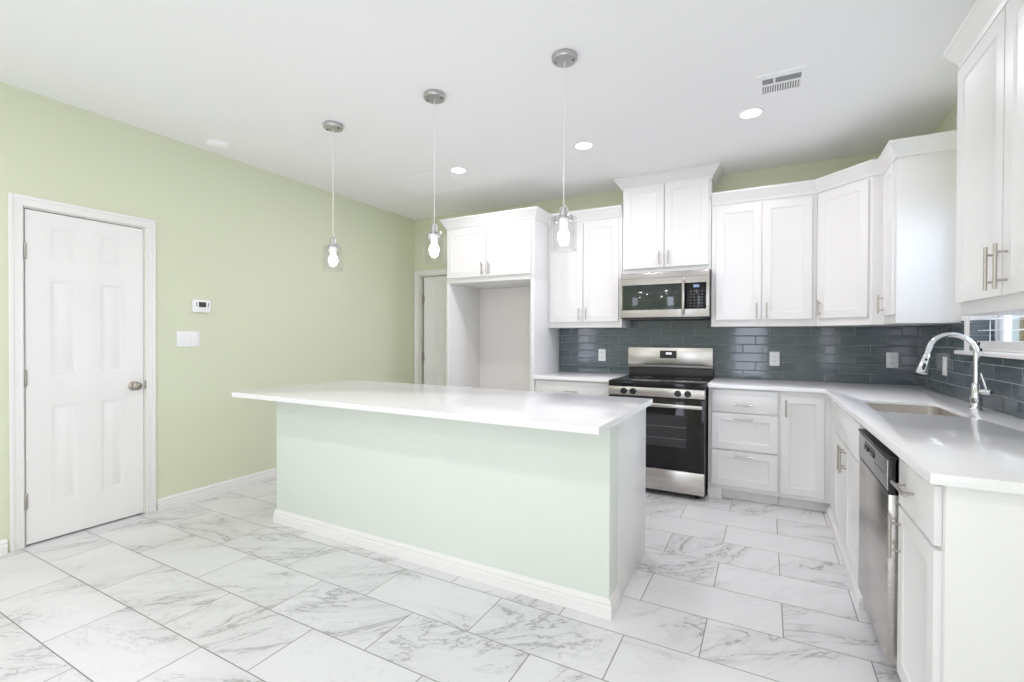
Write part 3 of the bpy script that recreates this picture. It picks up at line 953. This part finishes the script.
for z in (0.472, 0.566):
    tube(bm, [(-1.045, ry - 0.0062, z), (-0.552, ry - 0.0062, z)], 0.0018, 8)
obj('oven_rack', bm, 'steel_dark', dr_, world=True)
bm = BM((rx0 + 0.015, rx1 - 0.012, ry - 0.058, ry - 0.040, 0.722, 0.752), bev=0.006)
for hx in (rx0 + 0.05, rx1 - 0.05):
    box(bm, hx - 0.012, hx + 0.012, ry - 0.045, ry - 0.0035, 0.727, 0.747)
obj('oven_handle', bm, 'steel', dr_, world=True)
rb('storage_drawer', 'steel', (rx0 + 0.002, rx1 - 0.001, ry - 0.003, ry + 0.042, 0.045, 0.218), bev=0.004)
bgp = rb('backguard', 'steel', (rx0 + 0.002, rx1 - 0.002, 4.570, YB - 0.012, 1.022, 1.186), bev=0.006)
rb('backguard_base', 'black', (rx0 + 0.004, rx1 - 0.004, 4.594, YB - 0.012, 0.8705, 1.020), bev=0.004)
rb('backguard_trim', 'steel_dark', (rx0 + 0.003, rx1 - 0.003, 4.574, 4.594, 0.998, 1.0215), bev=0.002)
dp = rb('display', 'black', (-0.879, -0.729, 4.5675, 4.5705, 1.086, 1.156), parent=bgp, bev=0.001)
for k, dx_ in enumerate((-0.022, -0.010, 0.004, 0.016)):
    bm = bmesh.new()
    box(bm, -0.800 + dx_, -0.800 + dx_ + 0.009, 4.5668, 4.5676, 1.121, 1.139)
    obj('clock_digit', bm, 'clock', dp, world=True)
for k in range(7):
    bm = bmesh.new()
    box(bm, -0.868 + k * 0.019, -0.857 + k * 0.019, 4.5669, 4.5676, 1.097, 1.101)
    obj('touch_key', bm, 'keys', dp, world=True)
for fx_ in (rx0 + 0.06, rx1 - 0.06):
    for fy_ in (ry + 0.08, YB - 0.10):
        bm = bmesh.new()
        lathe(bm, [(0.020, 0.0002), (0.020, 0.010), (0.011, 0.014), (0.011, 0.0305)], fx_, fy_, 16)
        obj('foot', bm, 'black', t, world=True)

# ------------------------------------------------------------------ microwave
mx0, mx1, my = -1.178, -0.420, 4.285
t = thing('over_range_microwave', 'stainless steel over-the-range microwave with dark window, mounted above the range', 'microwave', ((mx0 + mx1) / 2, 4.48, 1.452))
rb('body', 'black', (mx0 + 0.002, mx1 - 0.001, my + 0.030, YB - 0.010, 1.446, 1.856), bev=0.002)
fc = rb('door', 'steel', (mx0, mx1 - 0.004, my, my + 0.029, 1.456, 1.850), bev=0.004)
rb('vent_grille', 'steel_dark', (mx0 + 0.004, mx1 - 0.010, my - 0.0012, my + 0.004, 1.8035, 1.8065), parent=fc)
rb('door_window', 'mwglass', (mx0 + 0.018, -0.634, my - 0.002, my + 0.004, 1.523, 1.748), parent=fc, bev=0.001)
pn = rb('keypad', 'blackglass', (-0.634, -0.447, my - 0.002, my + 0.004, 1.523, 1.748), parent=fc, bev=0.001)
bm = BM((-0.550, -0.504, my - 0.0028, my - 0.0015, 1.706, 1.729))
o = obj('display', bm, 'bluelcd', fc, world=True)
for r_ in range(6):
    for c_ in range(4):
        bm = bmesh.new()
        box(bm, -0.578 + c_ * 0.030, -0.564 + c_ * 0.030, my - 0.0027, my - 0.0015, 1.545 + r_ * 0.025, 1.550 + r_ * 0.025)
        obj('key', bm, 'keys', fc, world=True)
bm = bmesh.new()
tube(bm, [(-0.628, my - 0.036, 1.470), (-0.628, my - 0.040, 1.49), (-0.628, my - 0.040, 1.765), (-0.628, my - 0.036, 1.785)], [0.009, 0.0125, 0.0125, 0.009], 16)
for z in (1.50, 1.755):
    tube(bm, [(-0.628, my - 0.036, z), (-0.628, my + 0.001, z)], 0.007, 12)
obj('handle', bm, 'nickel', fc, world=True)
rb('underside_vent', 'steel_dark', (mx0 + 0.05, mx1 - 0.06, my + 0.06, my + 0.16, 1.4425, 1.4458))

# ------------------------------------------------------------------ island
ix0, ix1, iy0, iy1 = -2.965, -0.622, 2.102, 2.835
t = thing('kitchen_island', 'long kitchen island with pale mint painted front and white end panel', 'island', ((ix0 + ix1) / 2, 2.45, 0))
obj('half_wall', BM((ix0, ix1, iy0, iy0 + 0.135, 0, CT0 - 0.0005), bev=0.003), 'mint', t, world=True)
obj('cabinet_body', BM((ix0 + 0.01, ix1 - 0.02, iy0 + 0.1355, iy1 - 0.02, 0.10, CT0 - 0.0005), (ix0 + 0.01, ix1 - 0.02, iy0 + 0.1355, iy1 - 0.09, 0.0, 0.10)), 'white', t, world=True)
obj('end_panel', BM((ix1 - 0.0195, ix1 - 0.001, iy0 + 0.1355, iy1, 0.0, CT0 - 0.0005), bev=0.001), 'white', t, world=True)
obj('end_panel', BM((ix0 + 0.001, ix0 + 0.0095, iy0 + 0.1355, iy1, 0.0, CT0 - 0.0005), bev=0.001), 'white', t, world=True)
prof = [(0, 0.0002), (0.015, 0.0002), (0.015, 0.050), (0.008, 0.055), (0.008, 0.061), (0.013, 0.066), (0.012, 0.073), (0.004, 0.082), (0.0035, 0.088), (0, 0.088)]
segs = crown([(ix0, iy0 + 0.134), (ix0, iy0), (ix1, iy0), (ix1, iy0 + 0.134)], prof)
obj('baseboard', merge(*segs), 'trim', t, world=True)
bm = bmesh.new()
wd = (ix1 - ix0 - 0.06) / 4
for k in range(4):
    q = bmesh.new()
    panel_face(q, wd - 0.012, 0.74, 0.0185, [(0.055, wd - 0.067, 0.055, 0.685)], SHAKER, 0, 0, 0)
    q.transform(Matrix.Translation((ix1 - 0.03 - k * wd - 0.006, iy1 - 0.001, 0.12)) @ Matrix.Rotation(math.pi, 4, 'Z'))
    dd = obj('door', q, 'white', t, world=True)
bm.free()
bm = slab([(-3.054, 1.847), (-0.592, 1.847), (-0.592, 2.868), (-3.054, 2.868)], [], CT0, CT1, 0.003)
solo('island_countertop', bm, 'quartz', 'long white quartz top overhanging the front of the island', 'countertop', 'white quartz countertops')

# ------------------------------------------------------------------ pendants
def pendant():
    t = thing('pendant_light', '', 'pendant light', (0, 0, H), 0, 'pendants over the island')
    bm = bmesh.new()
    lathe(bm, [(0.064, -0.0005), (0.066, -0.004), (0.066, -0.022), (0.062, -0.028), (0.012, -0.030)], 0, 0, 40)
    cn = obj('canopy', bm, 'satin', t)
    for s in (-1, 1):
        bm = bmesh.new()
        lathe(bm, [(0.0055, -0.0285), (0.0055, -0.034), (0.002, -0.036)], s * 0.045, s * 0.008, 12)
        obj('canopy_screw', bm, 'steel_dark', cn)
    bm = bmesh.new()
    tube(bm, [(0, 0, -0.030), (0, 0, -0.788)], 0.0026, 10)
    obj('cord', bm, 'cord', t)
    bm = bmesh.new()
    lathe(bm, [(0.005, -0.775), (0.007, -0.786), (0.019, -0.792), (0.021, -0.798), (0.021, -0.833), (0.024, -0.836), (0.024, -0.846)], 0, 0, 28)
    obj('socket_cap', bm, 'satin', t)
    bm = BM((-0.043, 0.043, -0.007, 0.007, -0.848, -0.842))
    for s in (-1, 1):
        lathe(bm, [(0.007, -0.834), (0.008, -0.838), (0.008, -0.864), (0.006, -0.866)], s * 0.042, 0, 12)
    obj('shade_bracket', bm, 'satin', t)
    bm = bmesh.new()
    lathe(bm, [(0.0225, -0.847), (0.0225, -0.885), (0.017, -0.905), (0.016, -0.912)], 0, 0, 24)
    obj('lamp_socket', bm, 'plastic', t)
    bm = bmesh.new()
    lathe(bm, [(0.015, -0.905), (0.019, -0.912), (0.026, -0.922), (0.0295, -0.935), (0.0285, -0.947), (0.023, -0.958), (0.013, -0.965), (0.003, -0.967)], 0, 0, 28)
    obj('bulb', bm, 'bulb', t)
    bm = bmesh.new()
    R0, z0, z1 = 0.067, -0.844, -1.017
    prof = [(0.024, z0), (R0 - 0.006, z0), (R0, z0 - 0.004), (R0, z1 + 0.004), (R0 - 0.004, z1), (R0 - 0.012, z1 + 0.002),
            (R0 - 0.012, z0 - 0.014), (R0 - 0.018, z0 - 0.010), (0.024, z0 - 0.006)]
    lathe(bm, prof, 0, 0, 40, closed=True)
    obj('glass_shade', bm, 'glass', t)
    return t
p0_ = pendant()
for k, (px, lb) in enumerate(((-2.660, 'clear glass pendant light over the island end near the white six-panel closet door'),
                              (-1.785, 'clear glass pendant light in the middle of the three over the island'),
                              (-0.940, 'clear glass pendant light over the island end near the range'))):
    o = p0_ if k == 0 else copy_tree(p0_)
    o.location = (px, 2.32, H)
    o['label'] = lb

# ------------------------------------------------------------------ ceiling fittings
def can():
    t = thing('recessed_light', '', 'ceiling light', (0, 0, H), 0, 'recessed ceiling lights')
    bm = bmesh.new()
    lathe(bm, [(0.062, -0.0003), (0.078, -0.0003), (0.078, -0.003), (0.062, -0.006)], 0, 0, 40, closed=True)
    obj('trim_ring', bm, 'ceiling', t)
    bm = bmesh.new()
    lathe(bm, [(0.0615, -0.0005), (0.0615, -0.004), (0.02, -0.0048)], 0, 0, 40)
    obj('diffuser', bm, 'led', t)
    return t
c0 = can()
for k, ((cx, cy), lb) in enumerate(zip(CANS, ('lit round recessed ceiling light beside the ceiling return grille',
                                              'lit round recessed ceiling light, middle of the three, near the range',
                                              'lit round recessed ceiling light beside the slotted supply vent'))):
    o = c0 if k == 0 else copy_tree(c0)
    o.location = (cx, cy, H)
    o['label'] = lb

t = thing('supply_air_vent', 'white slotted ceiling air vent above the right counter', 'air vent', (0.066, 3.14, H))
a0, a1, b0, b1 = -0.06, 0.192, 3.005, 3.285
bm = slab([(a0, b0), (a1, b0), (a1, b1), (a0, b1)], [[(a0 + .03, b0 + .05), (a1 - .03, b0 + .05), (a1 - .03, b1 - .05), (a0 + .03, b1 - .05)]], H - 0.008, H - 0.0004)
obj('frame', bm, 'ceiling', t, world=True)
obj('backing', BM((a0 + .03, a1 - .03, b0 + .05, b1 - .05, H - 0.0015, H - 0.0005)), 'ventgap', t, world=True)
bm = BM((a0 + .03, a1 - .03, 3.125, 3.140, H - 0.007, H - 0.002), (0.025, 0.035, b0 + .05, 3.125, H - 0.007, H - 0.002))
for k in range(15):
    xx = a0 + 0.036 + k * 0.0128
    box(bm, xx, xx + 0.0058, 3.14, b1 - .05, H - 0.007, H - 0.002)
obj('louvers', bm, 'ceiling', t, world=True)

t = thing('return_air_grille', 'large white square return-air grille in the ceiling above the refrigerator surround', 'air vent', (-2.9, 3.67, H))
a0, a1, b0, b1 = -3.225, -2.59, 3.40, 3.95
bm = slab([(a0, b0), (a1, b0), (a1, b1), (a0, b1)], [[(a0 + .03, b0 + .03), (a1 - .03, b0 + .03), (a1 - .03, b1 - .03), (a0 + .03, b1 - .03)]], H - 0.005, H - 0.0004)
obj('frame', bm, 'ceiling', t, world=True)
bm = bmesh.new()
k = 0
xx = a0 + 0.032
while xx < a1 - 0.045:
    vs = [(xx, H - 0.006), (xx + 0.002, H - 0.006), (xx + 0.022, H - 0.002), (xx + 0.020, H - 0.002)]
    ring_loft(bm, [[(p, b0 + .03, q) for p, q in vs], [(p, b1 - .03, q) for p, q in vs]])
    xx += 0.025
for f in bm.faces: f.smooth = False
obj('louvers', bm, 'ceiling', t, world=True)
obj('backing', BM((a0 + .03, a1 - .03, b0 + .03, b1 - .03, H - 0.0012, H - 0.0004)), 'grillgap', t, world=True)

bm = bmesh.new()
lathe(bm, [(0.075, H - 0.0004), (0.075, H - 0.012), (0.068, H - 0.026), (0.045, H - 0.034), (0.02, H - 0.036)], -3.70, 2.135, 36)
solo('smoke_detector', bm, 'ceiling', 'round white smoke detector on the ceiling beside the long green wall', 'smoke detector')

# ------------------------------------------------------------------ wall fittings
t = thing('thermostat', 'white wall thermostat with a small dark screen on the green wall', 'thermostat', (XL, 2.125, 1.512))
obj('housing', BM((XL + 0.0005, XL + 0.024, 2.058, 2.192, 1.463, 1.562), bev=0.006), 'plastic', t, world=True)
obj('screen', BM((XL + 0.0235, XL + 0.0248, 2.100, 2.155, 1.503, 1.543)), 'lcd', t, world=True)
bm = BM((XL + 0.0235, XL + 0.0255, 2.082, 2.088, 1.507, 1.539), (XL + 0.0235, XL + 0.0255, 2.168, 2.174, 1.507, 1.539))
obj('buttons', bm, 'keys', t, world=True)

t = thing('light_switch', 'white triple light switch plate on the green wall below the thermostat', 'light switch', (XL, 2.034, 1.254))
obj('plate', BM((XL + 0.0005, XL + 0.007, 1.952, 2.116, 1.195, 1.312), bev=0.002), 'plastic', t, world=True)
for k in range(3):
    y = 1.988 + k * 0.046
    bm = bmesh.new()
    prof = [(XL + 0.0068, 1.222), (XL + 0.0085, 1.222), (XL + 0.0115, 1.286), (XL + 0.0068, 1.286)]
    ring_loft(bm, [[(p, y - 0.016, q) for p, q in prof], [(p, y + 0.016, q) for p, q in prof]])
    for f in bm.faces: f.smooth = False
    obj('rocker', bm, 'plastic', t, world=True)

def outlet(x, z, lb, face='back', y=None, duplex=True):
    if face == 'back':
        t = thing('wall_outlet', lb, 'outlet', (x, YB - TH, z), 0, 'outlets on the tiled backsplash')
    else:
        t = thing('wall_switch', lb, 'switch', (XR - TH, y, z), R(-90), 'outlets on the tiled backsplash')
    obj('plate', BM((-0.038, 0.038, -0.0055, -0.0002, -0.061, 0.061), bev=0.002), 'plastic', t)
    if duplex:
        for s in (-1, 1):
            bm = bmesh.new()
            rings = [[(p[0], -0.0052, p[1] + s * 0.021) for p in [(q[0], q[1]) for q in rrect(-0.0165, 0.0165, -0.014, 0.014, 0.009, 0)]],
                     [(p[0], -0.0078, p[1] + s * 0.021) for p in [(q[0], q[1]) for q in rrect(-0.0165, 0.0165, -0.014, 0.014, 0.009, 0)]]]
            ring_loft(bm, rings)
            for f in bm.faces: f.smooth = False
            so = obj('socket', bm, 'plastic', t)
            obj('slots', BM((-0.008, -0.0055, -0.0082, -0.0076, s * 0.021 - 0.003, s * 0.021 + 0.006), (0.0055, 0.008, -0.0082, -0.0076, s * 0.021 - 0.003, s * 0.021 + 0.006),
                            (-0.002, 0.002, -0.0082, -0.0076, s * 0.021 - 0.010, s * 0.021 - 0.006)), 'keys', so)
    else:
        bm = BM((-0.0165, 0.0165, -0.0085, -0.0052, -0.033, 0.033), bev=0.001)
        obj('rocker', bm, 'plastic', t)
outlet(-1.472, 1.098, 'white outlet on the tiled backsplash between the refrigerator surround and the range')
outlet(0.063, 1.098, 'white outlet on the tiled backsplash just right of the range')
outlet(0.870, 1.107, 'white outlet on the tiled back wall in the counter corner beside the faucet')
outlet(0, 1.099, 'white switch plate on the tiled right wall behind the faucet spout', 'right', 4.03, False)
